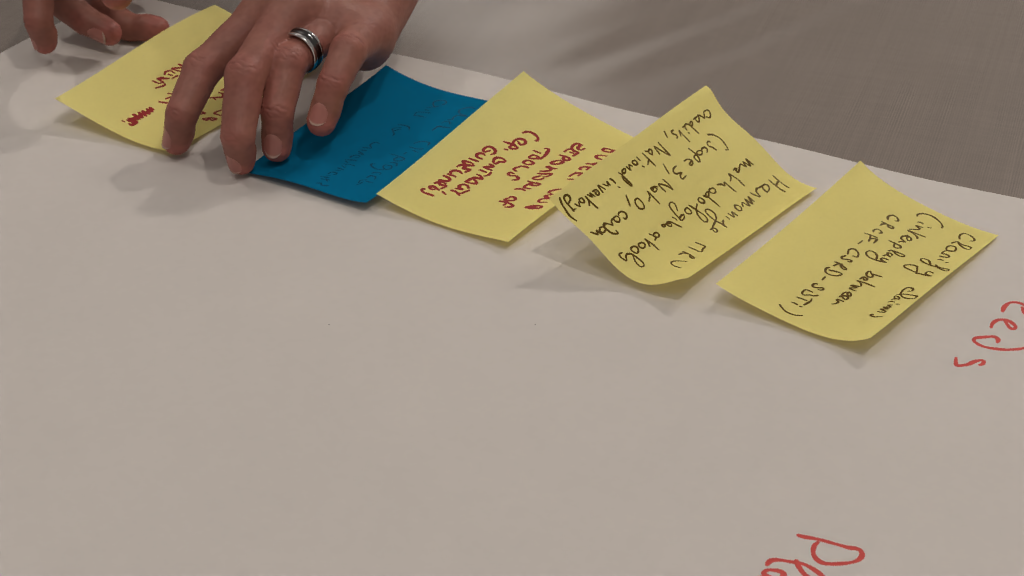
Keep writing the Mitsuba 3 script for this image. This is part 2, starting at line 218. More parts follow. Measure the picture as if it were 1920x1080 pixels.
STROKES = json.loads('''{"5_0":[[[14.4,12.7],[12.8,13.8],[10.1,14.3],[8.3,13.5],[8.0,11.6],[9.0,9.2],[10.6,7.3],[12.3,6.7],[13.5,7.8]],[[20.1,14.0],[18.5,13.4],[17.6,12.2],[19.9,10.2],[21.9,7.3],[22.5,5.1],[21.3,4.4],[19.8,4.9],[19.1,6.7],[19.0,9.3],[17.6,12.2]],[[27.3,9.6],[24.7,9.9],[22.7,11.3],[22.7,13.1],[24.1,14.1],[26.4,13.9],[27.9,12.6],[28.1,11.0],[27.3,9.6]],[[27.2,9.4],[27.8,12.4],[29.7,13.5],[32.0,13.4],[31.8,11.8],[32.7,9.7],[34.5,9.2],[34.9,10.8],[34.8,12.9]],[[38.5,12.4],[38.0,11.4],[38.5,9.9]],[[40.0,7.8],[39.8,6.8]],[[44.0,10.6],[45.8,9.2],[48.1,6.3],[49.7,3.0],[48.4,2.4],[47.2,3.8],[46.6,6.9],[45.8,9.2],[45.6,12.5],[44.4,15.9],[43.0,18.5],[41.7,18.8],[40.9,17.6],[41.4,15.4],[45.3,12.6]],[[52.9,7.8],[51.7,10.3],[53.6,11.0],[55.2,10.1],[56.3,7.2],[55.9,10.9],[55.0,15.0],[53.8,18.8],[52.7,21.8],[51.1,22.1],[49.5,20.3],[49.1,17.9],[50.2,16.7],[56.2,14.3]],[[74.2,9.7],[73.9,8.2],[72.0,8.3],[70.5,9.9],[71.0,11.8],[73.7,12.2],[76.9,11.7],[79.5,10.2],[81.3,7.8],[82.5,4.4],[82.4,2.5],[80.1,2.5],[78.7,4.6],[77.7,8.3],[77.8,11.0],[79.0,12.5]],[[83.4,9.6],[81.7,10.1],[80.3,12.0],[80.9,12.8],[82.7,11.6],[82.8,10.3]],[[83.4,9.6],[82.9,11.1],[84.0,12.4]],[[86.9,12.5],[86.0,11.6],[86.4,10.1]],[[88.3,8.1],[88.5,6.9]],[[89.6,9.7],[89.9,11.4],[91.7,9.1],[92.2,12.1],[93.8,9.3],[94.4,12.4],[96.0,9.6],[97.2,9.0],[97.1,12.5]],[[100.2,13.1],[100.5,14.0],[101.7,13.4],[102.3,11.4],[102.0,9.7],[101.9,8.0]]],"5_1":[[[10.0,36.7],[8.8,37.3],[7.1,36.4],[5.7,34.7],[5.0,31.9],[5.6,28.8],[7.2,25.8],[9.2,23.9],[10.5,23.7]],[[14.2,34.3],[13.3,33.5],[13.6,31.9]],[[14.7,28.7],[13.9,27.3]],[[16.4,30.7],[17.2,33.6],[18.1,31.3],[19.1,31.2],[22.0,34.6]],[[22.8,26.3],[23.0,30.7],[23.3,34.6],[24.1,31.1],[25.3,28.8],[26.5,28.3]],[[27.0,33.1],[28.3,30.5],[29.9,29.9],[30.8,30.8],[29.4,32.1],[27.4,32.7],[29.5,34.2],[31.5,34.0],[32.2,32.4],[33.0,31.2],[33.6,32.7],[34.8,33.5]],[[36.9,37.3],[37.0,34.4],[37.3,31.5],[38.3,30.6],[39.3,30.9],[40.2,32.4],[39.5,33.6],[37.5,34.2]],[[44.6,33.6],[43.3,32.5],[44.6,30.2],[45.3,27.5],[44.3,25.9],[43.3,26.5],[43.1,28.9],[43.3,32.5]],[[47.4,30.6],[46.1,31.1],[46.1,32.8],[47.5,32.7],[48.7,30.8],[48.4,32.6],[49.8,33.4]],[[51.5,30.2],[51.7,32.6],[52.9,33.1],[53.9,32.1],[54.2,30.0]],[[54.4,30.3],[55.4,34.4],[55.4,38.0],[53.3,40.5],[50.6,40.1],[50.2,38.0],[52.0,35.6],[55.4,34.4]],[[66.6,25.7],[66.8,28.5],[66.9,30.8],[65.5,31.8],[66.2,32.6],[68.2,32.4],[69.9,31.4],[70.3,30.2],[69.5,29.1],[68.0,29.5],[66.9,30.8]],[[74.4,32.5],[72.6,32.4],[71.5,31.7],[72.2,30.2],[73.4,29.9],[73.8,30.8],[72.7,31.7]],[[76.4,24.4],[75.9,29.1],[76.2,32.9],[76.9,31.2],[77.8,30.1],[79.4,29.4]],[[80.1,29.9],[81.6,33.0],[81.8,30.3],[84.1,32.5],[84.6,29.3]],[[87.0,31.0],[88.4,29.6],[90.0,29.3],[89.8,30.5],[88.3,31.3],[87.0,31.0],[88.7,32.5],[91.4,32.4],[93.1,31.0],[93.6,29.5],[92.0,29.2],[90.9,30.4],[91.7,31.9],[93.2,32.7]],[[95.7,29.4],[95.6,31.5],[96.3,32.3],[97.4,31.0],[99.2,31.2],[100.8,32.3]]],"5_2":[[[22.5,45.6],[21.2,46.5],[19.3,46.4],[17.8,45.4],[17.8,43.6],[18.9,42.1],[20.2,41.6],[20.7,42.5]],[[26.1,46.9],[25.9,43.7],[25.9,41.0],[26.8,40.6],[27.5,41.5],[27.1,43.1],[26.0,43.8],[26.8,45.4],[29.0,46.1]],[[35.9,46.0],[35.0,46.5],[33.1,46.0],[32.6,44.5],[33.5,42.8],[34.8,43.3]],[[40.0,48.4],[39.2,45.8],[38.8,42.5]],[[38.9,45.9],[41.7,44.6],[44.2,44.0]],[[41.3,44.2],[40.0,42.0],[41.5,41.7],[43.7,41.6]],[[45.6,46.2],[49.3,46.6]],[[60.0,46.2],[56.7,47.4],[54.5,45.9],[55.8,43.1],[59.1,41.9],[59.7,43.7]],[[62.1,46.3],[64.3,47.0],[65.2,46.5],[64.5,45.0],[63.6,43.5],[63.6,42.3],[65.0,42.4],[65.2,43.3]],[[69.8,47.4],[69.5,45.4],[70.5,42.4],[71.0,41.0],[72.0,41.0],[71.9,42.7],[70.7,44.1],[69.1,44.2],[70.6,45.8],[73.0,46.4]],[[75.6,47.1],[76.9,47.8],[79.0,47.3],[80.4,45.9],[80.3,43.6],[78.8,41.4],[76.5,40.4],[75.8,41.6],[76.4,44.0],[77.4,46.1]],[[83.5,45.0],[86.4,44.7]],[[91.0,44.9],[91.9,45.9],[93.9,45.7],[94.3,44.6],[93.2,42.9],[91.9,41.6],[92.9,40.7],[94.2,41.3],[94.5,42.4]],[[98.2,43.2],[98.3,45.4],[99.0,46.5],[102.3,46.2],[103.0,44.8],[101.1,43.2],[100.5,41.5],[98.9,40.3]],[[106.7,46.2],[106.2,44.0],[106.0,41.7]],[[103.1,40.9],[105.1,40.4],[109.6,41.0]],[[111.9,45.8],[111.6,44.7],[111.8,43.4]],[[112.2,41.9],[111.8,41.0]],[[117.6,48.7],[118.7,47.3],[120.1,44.5],[120.2,41.8],[119.5,39.6],[117.8,37.6]]],"4_0":[[[8.4,20.3],[8.5,15.8],[8.8,10.3]],[[12.6,19.9],[12.7,15.1],[13.1,10.1]],[[9.2,16.5],[12.4,15.7]],[[20.8,15.9],[17.5,16.5],[16.0,18.3],[17.1,19.8],[19.2,19.8],[20.2,18.0],[20.1,16.2]],[[17.1,19.8],[21.0,20.3],[22.8,20.8],[24.7,19.7],[26.0,16.6],[28.0,21.2]],[[31.3,16.8],[31.0,20.6],[33.4,16.5],[33.8,20.6],[35.7,16.6],[36.8,20.2],[38.8,18.5]],[[40.5,20.8],[41.7,21.6],[42.9,20.4],[43.0,18.4],[41.7,17.6],[40.2,18.8],[40.5,20.8]],[[46.7,16.7],[46.7,20.1],[48.8,17.3],[49.1,20.6]],[[51.8,20.2],[52.0,18.2]],[[55.9,19.7],[55.7,19.2]],[[58.3,15.9],[58.1,18.9],[58.8,21.6],[59.1,24.7],[59.0,27.7],[58.0,28.9],[56.4,28.3],[55.4,26.4],[55.8,24.0],[57.7,22.3],[61.2,21.2],[64.3,20.3],[65.5,18.9],[65.8,17.7],[64.4,17.4],[63.4,18.7],[64.0,19.8],[66.2,20.2]],[[55.1,19.7],[56.6,18.9],[57.8,17.8]],[[80.1,20.2],[79.4,15.6],[82.4,15.0],[85.0,14.3],[85.3,17.6],[85.8,20.4]],[[91.0,20.5],[90.5,18.1],[90.9,16.5],[92.1,14.1],[93.1,14.6],[92.0,16.4],[90.6,17.0],[91.9,19.8],[94.6,20.7]],[[97.4,15.2],[99.3,18.4],[101.6,19.9],[103.4,19.8],[104.5,17.6],[104.8,14.3]]],"4_1":[[[13.0,30.7],[14.1,34.8],[14.9,31.0],[16.8,34.8],[17.4,32.1],[19.1,34.7],[21.1,34.0],[22.8,32.9],[24.3,32.7],[24.5,33.9],[23.1,34.3],[24.1,34.9],[25.7,34.8]],[[27.3,25.9],[27.6,30.2],[29.6,34.8],[30.1,33.0],[31.9,31.8]],[[34.4,26.4],[35.0,29.6],[35.7,33.3],[37.0,31.8],[38.4,33.5],[40.5,34.3]],[[44.3,34.6],[46.6,35.1],[47.7,34.3],[46.6,32.7],[45.0,32.1],[43.9,33.2],[44.3,34.6]],[[49.4,25.6],[49.9,29.2],[50.9,33.1],[52.1,34.5]],[[49.9,34.9],[48.5,34.6],[49.3,33.4],[51.2,32.8],[51.2,34.0],[49.9,34.9]],[[51.9,33.2],[52.9,34.6]],[[56.1,35.2],[57.6,34.4],[56.9,32.6],[55.2,31.8],[54.5,33.1],[55.4,34.8],[56.1,35.2]],[[64.5,35.4],[62.6,31.3],[61.3,27.4],[61.7,25.0],[63.4,24.2],[64.6,25.4],[64.5,28.1],[63.7,30.5],[62.2,32.1],[59.6,33.5]],[[66.7,35.2],[68.8,35.0],[69.4,33.5],[68.1,32.2],[66.6,32.0],[66.0,33.4],[66.7,35.2]],[[71.5,33.7],[72.2,32.5],[74.8,32.1],[75.7,33.2],[73.5,34.0],[71.5,33.7]],[[75.3,32.6],[75.6,34.8],[75.8,38.0],[75.5,40.9],[73.7,41.9],[72.3,41.3],[71.9,39.4],[73.0,36.9]],[[78.7,35.9],[77.7,34.9],[77.6,33.6]],[[78.3,30.0],[79.8,32.3],[81.0,34.2],[82.8,35.6],[84.4,35.3],[84.3,33.9],[82.8,33.2],[82.3,34.3],[84.0,35.1],[85.6,35.7],[87.7,36.3],[87.4,35.2],[86.1,35.0],[85.6,35.7]],[[97.7,36.8],[96.0,34.7],[95.0,33.3],[93.2,33.5],[93.2,34.9],[94.9,35.6],[96.4,34.9],[95.6,33.7],[97.5,33.1]],[[100.3,28.4],[100.6,32.5],[101.9,36.1],[101.9,34.1],[102.9,32.5]],[[105.1,36.0],[107.3,36.3],[107.9,35.1],[107.0,33.7],[105.3,33.7],[104.1,34.8],[105.1,36.0]],[[110.5,37.0],[112.7,37.0],[113.0,35.4],[111.9,33.7],[110.0,34.2],[109.3,35.8],[110.5,37.0]],[[114.3,34.6],[113.8,32.0],[113.7,29.3],[114.7,27.5],[116.6,27.8],[116.8,29.9],[116.0,32.0],[114.8,33.9],[114.3,34.6],[116.5,36.1],[118.0,35.9],[119.7,34.2],[120.6,35.8],[120.8,37.6],[119.8,38.3],[118.3,38.0]]],"4_2":[[[21.9,55.8],[18.9,54.0],[17.1,50.6],[17.4,47.2],[18.6,44.0],[20.0,44.6]],[[24.3,52.3],[25.1,53.2],[27.0,52.5],[27.2,51.3],[25.7,49.4],[25.0,47.5]],[[31.1,49.4],[29.6,50.5],[30.2,52.0],[32.4,52.2],[33.4,51.7],[35.7,52.6],[37.3,52.1],[37.0,50.8],[34.8,50.3],[33.4,51.2]],[[40.0,56.3],[38.5,52.6],[38.4,49.7],[39.5,48.1],[40.5,48.6],[41.0,50.7],[40.3,51.7],[38.2,51.7]],[[43.5,51.2],[43.9,49.8],[46.2,49.2],[46.6,50.2],[44.0,51.0],[45.5,52.6],[48.2,52.9]],[[55.0,53.4],[57.7,53.2],[59.1,52.0],[58.5,50.5],[56.6,50.0],[54.8,49.4],[56.6,48.8],[57.5,47.7],[56.8,46.7],[55.0,46.8],[53.5,47.0]],[[61.8,57.6],[62.5,52.7]],[[68.4,52.3],[67.2,49.2],[66.9,45.8],[68.8,48.8],[72.5,51.8],[72.6,49.6],[71.9,47.2]],[[74.2,51.0],[75.8,52.0],[78.8,52.4],[78.8,51.3]],[[76.2,51.6],[75.5,50.4],[77.7,50.0],[78.6,51.0],[77.3,51.7]],[[80.0,44.6],[80.8,48.5],[81.6,52.4],[82.2,50.1],[83.6,49.1],[84.7,48.5]],[[89.7,52.7],[91.5,52.7],[92.8,51.1],[92.6,48.5],[90.6,47.3],[89.1,48.2],[88.9,50.9],[89.7,52.7]],[[94.4,56.7],[96.3,52.1]],[[105.6,51.8],[104.3,52.6],[102.5,52.1],[101.5,50.6],[101.9,49.3],[103.6,48.5],[104.3,49.5]],[[107.4,52.2],[109.2,52.0],[109.3,50.5],[107.9,49.3],[106.3,50.3],[106.5,51.7],[107.4,52.2]],[[108.7,52.0],[110.1,52.1],[111.4,51.3],[112.0,49.9],[113.4,51.3],[114.8,52.2],[116.3,51.6]],[[112.6,47.0],[112.9,45.5],[115.5,47.3],[116.4,50.2],[116.1,52.5],[114.8,52.7],[113.7,51.5]],[[116.9,51.8],[118.7,52.3],[120.0,50.8],[118.8,49.7],[116.8,50.4],[116.9,51.8]],[[120.3,49.4],[121.1,52.2],[122.1,50.6],[123.9,53.1]]],"4_3":[[[14.3,62.9],[12.8,61.7],[10.7,62.6],[10.1,64.5],[11.9,65.7],[14.2,65.4],[16.0,63.1],[17.6,65.0],[19.5,66.0],[19.7,64.6],[21.5,63.2],[22.5,64.1],[22.3,65.5],[20.6,65.9],[23.9,65.8]],[[26.9,59.0],[27.6,61.4],[28.6,63.7],[28.0,65.4],[26.3,65.7],[26.0,64.8],[28.2,63.7],[29.6,65.5],[31.4,66.2],[32.8,65.6],[32.8,63.7]],[[31.8,65.9],[34.7,65.9]],[[33.2,62.2],[32.5,61.7]],[[36.2,58.5],[37.3,62.7],[38.2,65.7],[38.6,64.4],[39.4,63.1]],[[42.0,67.5],[43.5,67.7],[43.9,66.7],[42.2,65.2],[41.6,64.0],[42.8,63.5]],[[48.3,69.8],[48.6,66.8]],[[56.5,67.2],[55.5,64.0],[54.2,59.2],[57.3,62.8],[60.5,66.9],[60.0,62.6]],[[64.7,64.4],[65.9,65.7],[65.5,67.0],[64.2,67.1],[63.5,66.0],[64.7,64.4]],[[66.1,66.7],[67.6,67.6]],[[67.2,59.5],[68.5,63.7],[70.1,67.7]],[[68.5,63.7],[70.9,62.1]],[[74.8,67.7],[74.0,65.6]],[[74.7,62.9],[74.0,62.2]],[[76.8,67.1],[78.6,67.4],[79.2,66.5],[78.0,65.2],[76.5,65.3],[76.8,67.1]],[[80.5,65.7],[81.9,67.1],[82.7,64.8],[83.8,67.0]],[[85.9,67.0],[87.6,66.6],[87.6,65.5],[86.1,65.4],[85.2,66.6],[85.9,67.0]],[[87.3,65.7],[89.1,65.5]],[[89.8,67.0],[89.1,65.5],[88.3,62.6],[87.4,59.1],[88.2,58.8],[89.0,60.9],[89.7,63.3],[89.1,65.5]],[[96.1,67.0],[95.3,65.6],[95.1,64.2]],[[95.0,61.8],[94.6,61.4]],[[98.3,64.9],[98.6,66.7],[99.4,65.1],[101.2,66.9]],[[102.0,64.6],[103.8,67.8],[104.1,64.1]],[[108.1,67.1],[106.1,66.8],[105.7,65.3],[106.5,64.3],[107.6,64.8],[107.5,66.0],[106.6,65.8]],[[108.9,64.8],[109.9,67.1],[110.3,65.3],[111.4,67.3]],[[112.0,59.9],[112.5,63.5],[112.8,67.3],[112.9,64.9],[114.3,63.1]],[[114.9,67.7],[116.3,67.9],[116.7,66.3],[115.3,65.5],[114.7,66.4],[114.9,67.7]],[[116.3,66.8],[117.5,66.8],[118.4,65.1],[119.3,67.3]],[[120.7,65.4],[122.2,65.9],[122.1,65.2],[122.1,68.2],[122.1,70.8],[121.4,72.5],[119.9,72.8],[119.1,71.7],[119.6,70.2],[121.8,69.1]],[[123.2,73.4],[124.0,71.4],[124.6,68.5],[125.3,64.6],[124.9,61.1]]],"3_0":[[[20.1,6.8],[21.9,11.6],[24.4,10.9],[23.3,7.7],[20.1,6.8]],[[28.0,7.0],[29.6,9.9],[31.7,10.9],[33.1,9.4],[32.8,7.2]],[[41.4,10.6],[40.1,8.4],[37.5,7.0]],[[40.6,7.5],[37.8,7.0]],[[43.6,7.1],[45.1,10.0],[47.4,10.9],[48.7,9.7]],[[43.6,7.1],[46.9,7.3]],[[57.5,10.7],[53.7,10.1],[51.5,7.3],[52.4,10.3]],[[51.5,7.3],[55.0,7.4]],[[60.6,9.7],[60.2,8.7],[59.6,7.7]],[[71.7,7.2],[74.0,9.4],[77.0,10.5],[78.0,8.4]],[[78.0,7.6],[81.3,9.6],[82.8,6.8],[84.4,9.5],[86.9,9.8],[87.9,8.6],[86.8,5.4]],[[94.7,11.9],[92.4,9.2],[91.3,5.5],[93.0,4.9],[94.4,6.5],[93.5,8.1],[95.0,11.7],[95.3,8.8],[94.2,6.5]]],"3_1":[[[29.0,19.3],[31.1,19.8],[31.7,21.4],[30.2,22.7]],[[27.0,21.9],[27.5,24.7],[30.8,25.1],[33.2,24.2]],[[26.9,23.1],[30.3,21.8]],[[38.3,25.4],[35.5,25.4],[33.7,23.8],[34.6,22.0],[34.4,19.8],[38.7,19.9]],[[36.7,23.0],[36.5,21.3]],[[42.4,25.7],[41.8,22.7],[41.9,20.3],[43.3,19.5],[44.8,20.9],[44.0,22.5],[42.2,23.2]],[[47.5,23.9],[50.9,25.2],[51.8,23.9],[49.8,21.7],[47.0,20.7],[46.5,22.5],[47.5,23.9]],[[54.5,20.1],[55.3,22.1],[54.9,24.3],[56.1,24.9],[56.1,22.7],[57.4,21.8],[59.4,23.0],[60.9,25.1]],[[63.5,25.0],[62.2,22.4],[60.0,19.2],[63.5,19.7],[64.7,20.9]],[[64.7,22.8],[68.3,24.7],[69.3,23.3],[67.9,21.1],[66.3,20.4]],[[72.4,25.2],[72.2,21.8],[71.7,18.9],[73.6,19.0],[74.6,20.7],[74.4,22.3],[72.4,22.8],[76.8,23.8],[78.6,23.1],[78.0,20.0]],[[81.9,26.1],[80.4,24.2],[80.8,21.6]],[[89.5,23.9],[92.8,25.2],[92.9,23.3],[91.7,21.0],[90.0,20.8],[88.9,22.8],[89.3,24.1]],[[95.3,26.6],[94.7,22.5],[95.8,18.8],[97.5,18.3],[98.8,20.8]],[[94.1,22.8],[97.6,22.4]]],"3_2":[[[42.1,34.4],[41.4,32.7],[44.3,31.7],[48.4,31.0],[51.7,31.7],[51.7,33.2]],[[47.3,37.8],[47.2,34.2]],[[50.6,36.0],[53.3,36.6],[54.1,35.3],[52.0,32.7],[50.4,32.9],[50.6,36.0]],[[56.4,35.8],[59.1,36.4],[59.8,34.0],[57.9,32.0],[56.3,32.3],[56.1,34.4],[56.4,35.8]],[[61.8,31.9],[62.2,34.7],[64.6,36.3],[67.1,36.8],[67.8,35.0]],[[70.4,34.9],[70.4,36.4],[72.4,36.7],[72.7,34.5],[71.6,33.0],[72.3,30.8],[74.2,30.5],[75.4,31.9]]],"3_3":[[[38.8,49.8],[36.7,48.9],[35.5,46.5],[35.9,43.8],[37.3,41.7],[39.2,40.9],[39.5,41.7]],[[46.5,47.5],[47.7,45.7],[46.1,44.4],[44.4,44.5],[43.2,46.3],[44.1,48.5],[46.9,49.5],[49.3,48.9],[49.6,47.7]],[[50.0,48.2],[53.2,48.5],[53.2,46.5],[51.1,45.1],[50.3,47.7],[50.8,50.5],[51.4,52.8]],[[56.1,49.4],[55.7,48.1]],[[68.3,48.0],[65.7,49.0],[63.7,47.9],[63.1,45.6],[63.8,43.9],[65.3,44.1],[66.4,45.7],[69.0,46.3],[68.4,48.1]],[[71.1,48.3],[71.2,46.4],[72.0,46.1],[74.8,49.2],[74.6,45.0]],[[78.0,49.3],[77.6,46.1]],[[76.3,44.0],[78.6,43.8],[80.7,44.8]],[[81.9,48.3],[81.9,46.7],[83.5,44.7],[84.9,48.2],[86.4,47.9]],[[90.3,49.4],[86.0,48.2],[88.3,44.5],[90.6,49.2]],[[93.7,45.3],[92.3,47.1],[92.8,49.0],[94.9,49.9],[96.4,48.7],[96.4,47.4],[97.7,49.9]],[[100.4,50.6],[99.9,49.2],[99.9,46.1],[95.3,44.2]],[[100.1,50.7],[100.1,47.8],[101.4,45.6]]],"3_4":[[[64.1,52.0],[62.2,51.3],[59.9,52.7],[59.5,55.6],[61.3,57.1],[64.2,56.9],[64.5,55.4],[62.0,54.2]],[[66.8,54.2],[66.4,55.6],[67.8,57.1],[69.7,57.2],[70.6,56.0],[70.2,53.7]],[[74.1,58.3],[73.1,54.2]],[[77.2,53.8],[78.8,55.9],[78.9,58.3],[77.8,59.4],[76.7,57.4],[76.2,54.6]],[[83.2,59.2],[80.8,58.5],[79.9,56.4],[82.4,56.2],[80.9,53.3],[84.1,53.8]],[[86.0,54.5],[85.6,56.7],[86.8,58.7],[88.7,59.3],[90.2,58.3]],[[91.0,59.3],[90.1,55.6]],[[93.3,59.9],[93.1,57.4],[94.0,56.1],[95.9,56.7],[97.6,59.8],[97.8,55.8]],[[101.0,60.2],[98.9,58.9],[100.1,57.6],[99.0,54.7],[102.3,55.4]],[[104.0,55.7],[103.5,58.0],[103.6,59.5],[105.0,60.3],[105.9,58.7],[104.6,57.2]],[[107.9,61.3],[109.2,62.0],[110.4,60.2],[109.9,57.8],[109.5,55.3]],[[104.0,53.4],[104.7,51.3]]],"2_0":[[[12.4,11.7],[12.0,14.3],[14.7,16.6],[18.6,17.4],[20.7,16.1],[22.0,13.6],[22.7,10.1],[24.1,14.7],[27.7,15.2],[30.0,14.5],[31.5,16.3]],[[35.3,12.7],[33.3,14.0],[33.7,16.1],[36.1,16.9]],[[39.3,14.8],[40.9,16.6]],[[38.8,9.7],[39.9,12.9],[41.0,16.1],[43.3,16.2],[46.1,16.4]],[[61.6,9.0],[59.0,9.5],[58.9,11.9],[60.6,14.6],[64.0,15.9]],[[68.0,15.6],[67.9,11.0],[66.1,8.8]],[[70.3,12.1],[70.9,8.7]],[[73.7,13.7],[76.1,13.6]],[[79.6,19.7],[79.2,16.5],[79.3,13.0],[80.2,10.5],[83.3,11.8],[83.8,14.5],[80.8,14.7],[79.3,13.0]],[[88.2,10.1],[86.2,10.8],[85.9,12.9],[86.8,14.3]],[[89.4,12.1],[90.4,15.0],[92.4,15.0],[93.9,12.2],[91.4,10.7],[89.4,12.1]],[[94.8,13.1],[95.9,16.7],[94.6,20.4],[93.2,21.4],[92.1,20.2]],[[99.5,11.8],[98.0,12.5],[98.9,14.6],[100.4,15.9]],[[104.7,11.4],[102.6,12.4],[102.9,15.0],[105.5,15.5]],[[108.2,10.1],[108.4,13.9]],[[107.0,14.1],[109.1,16.5],[111.5,16.0]],[[109.6,14.6],[112.1,15.1],[114.0,15.8]]],"2_1":[[[17.1,29.0],[14.2,28.4],[11.7,30.0],[12.2,33.3],[15.6,34.7],[18.4,33.6],[21.5,30.6]],[[18.8,29.5],[21.8,32.0],[24.1,34.1]],[[26.6,30.9],[26.6,33.3]],[[29.0,28.9],[30.0,32.7],[31.9,35.0],[36.1,33.9]],[[34.7,27.7],[35.0,31.4],[35.6,34.6]],[[52.0,26.6],[49.4,28.3],[48.7,31.5],[49.7,34.8]],[[52.1,31.2],[53.5,33.4],[55.8,34.2],[57.0,32.6],[53.7,30.9]],[[58.2,32.2],[60.0,30.2],[62.0,29.8]],[[73.3,30.3],[72.8,32.3],[74.4,33.6],[77.3,33.2],[78.6,31.1]],[[79.3,31.0],[81.0,35.1]],[[83.0,31.3],[83.6,34.5]],[[86.6,31.0],[85.6,34.3]],[[87.5,29.8],[87.1,33.2]],[[92.0,31.8],[89.7,30.6],[89.2,32.6],[91.4,34.2],[93.4,34.0]],[[94.2,29.4],[94.9,32.5],[96.3,34.8]],[[98.9,27.3],[99.2,30.3],[100.3,32.7]],[[97.8,32.1],[97.4,34.0]],[[102.9,30.0],[102.1,32.6]],[[105.1,29.7],[104.8,33.1]],[[106.5,30.7],[107.4,32.8]],[[111.3,31.2],[110.0,30.1],[109.2,31.5],[110.4,33.4],[112.0,33.5]],[[113.1,31.5],[114.1,33.2]],[[115.1,31.2],[116.1,35.3]],[[116.5,29.8],[117.9,33.9]],[[116.8,31.5],[118.0,29.9]],[[122.2,33.1],[121.1,31.2],[122.6,30.1],[121.2,26.7]]],"1_0":[[[51.7,50.1],[53.5,52.4]],[[58.2,52.3],[58.2,49.1],[64.0,52.2],[61.5,46.8]],[[70.6,51.4],[68.4,52.7],[65.8,51.4],[65.7,48.9]],[[68.9,50.3],[68.1,48.4]],[[66.2,46.4],[70.0,46.7]],[[71.5,48.0],[75.6,51.1]],[[72.9,50.4],[75.9,51.4],[76.0,48.2],[78.5,48.6],[79.4,51.9]],[[76.1,47.8],[77.3,45.5],[82.7,46.9]]],"1_1":[[[81.6,39.3],[80.5,37.7]],[[85.9,37.1],[83.5,36.6]],[[90.6,37.8],[89.6,35.9],[87.9,33.4]],[[56.6,21.8],[58.9,22.0]],[[61.7,21.7],[61.2,19.6],[63.8,17.5],[67.8,20.7],[69.2,22.1]],[[67.8,20.7],[68.4,18.2]],[[82.8,16.8],[82.7,13.9],[85.6,15.4]]],"1_2":[[[98.0,35.2],[98.0,37.6],[100.0,34.4],[99.9,38.0],[102.6,34.1],[103.0,38.3],[105.2,33.9],[105.3,38.7],[107.5,34.3],[108.7,39.3],[109.6,34.5],[113.0,38.9],[112.1,34.2],[114.5,38.1],[113.7,33.4]],[[111.9,37.9],[105.8,36.3],[99.0,36.3]],[[113.7,37.3],[107.6,36.3],[99.3,35.5]],[[116.2,35.6],[116.5,33.4],[113.0,33.2],[117.0,34.4],[112.9,34.0]],[[116.7,39.8],[116.8,38.3]],[[74.4,9.4],[79.5,10.1],[79.3,5.9]],[[85.0,9.1],[87.7,10.8],[87.7,8.3],[85.0,9.1],[83.6,5.8],[86.2,6.1],[85.4,8.7]]],"P_0":[[[210.2,619.7],[211.9,623.3],[214.7,626.6],[217.4,627.2],[219.7,626.3],[221.2,624.5],[222.8,620.9],[222.6,617.9],[220.7,616.4],[219.3,618.5],[219.6,623.3]],[[202.2,606.7],[203.8,610.2],[206.1,612.5],[208.5,613.1],[210.8,612.3],[212.3,609.6],[212.7,607.3],[211.7,605.9],[210.4,605.9],[209.7,609.0],[209.4,612.3]],[[202.1,595.3],[203.0,597.5],[202.1,599.5],[200.3,599.8],[196.1,599.1],[193.8,598.6],[192.6,596.9],[193.0,595.2],[195.1,592.4],[198.7,590.8],[203.1,589.9],[206.2,589.9],[209.3,590.2],[212.0,591.1],[215.7,592.5],[219.6,594.5]],[[182.3,583.5],[181.6,580.8],[181.3,578.1],[182.6,577.8],[185.8,578.6],[189.7,581.1],[192.1,581.9],[193.1,581.4],[192.3,579.2],[190.9,578.4]]],"P_1":[[[101.6,470.3],[103.0,469.6],[106.1,468.8],[109.2,467.8],[114.2,465.5],[118.2,463.7],[120.7,463.2],[122.0,462.2],[122.3,460.2],[121.3,458.0],[119.1,456.3],[115.7,455.4],[111.5,455.0],[108.7,455.2],[106.8,456.3],[105.5,458.9],[105.4,461.8],[106.4,464.8],[107.9,466.6]],[[88.5,454.6],[89.2,455.9],[90.4,456.9],[92.7,457.1],[95.8,456.4],[98.2,455.8],[100.9,455.0],[103.3,453.1],[105.5,450.5],[106.8,448.3],[107.5,446.1],[107.8,443.9],[106.7,443.6],[104.7,445.2],[101.9,447.7],[100.1,450.8],[99.2,453.7],[98.9,456.6]],[[92.8,448.6],[93.6,449.5],[92.9,450.8],[90.9,451.6],[88.4,451.8],[87.0,450.8],[86.7,449.8],[88.0,448.6],[91.0,447.3]],[[89.3,447.0],[86.5,447.9],[84.6,447.6],[82.7,446.4],[82.1,444.8]]]}''')
NOTES = [  # patch, material, ink, pen width in mm, text lines, label
    ('5', 'mat_yellow', 'mat_black_ink', 1.08, 3, 'rightmost yellow sticky note in black pen, its first line reading Clarify claims'),
    ('4', 'mat_yellow', 'mat_black_ink', 1.02, 4, 'yellow sticky note crowded with four lines of black handwriting, curled up off the paper'),
    ('3', 'mat_yellow', 'mat_red_ink', 1.80, 5, 'yellow sticky note with red capitals overlapping the blue note'),
    ('2', 'mat_blue', 'mat_blue_ink', 0.80, 2, 'blue sticky note with faint pen writing under the fingertips'),
    ('1', 'mat_yellow', 'mat_red_ink', 1.60, 3, 'yellow sticky note pinned under the index finger, a red word scribbled out'),
]
us, vs = np.linspace(0, 1, 65), np.linspace(0, 1, 41)
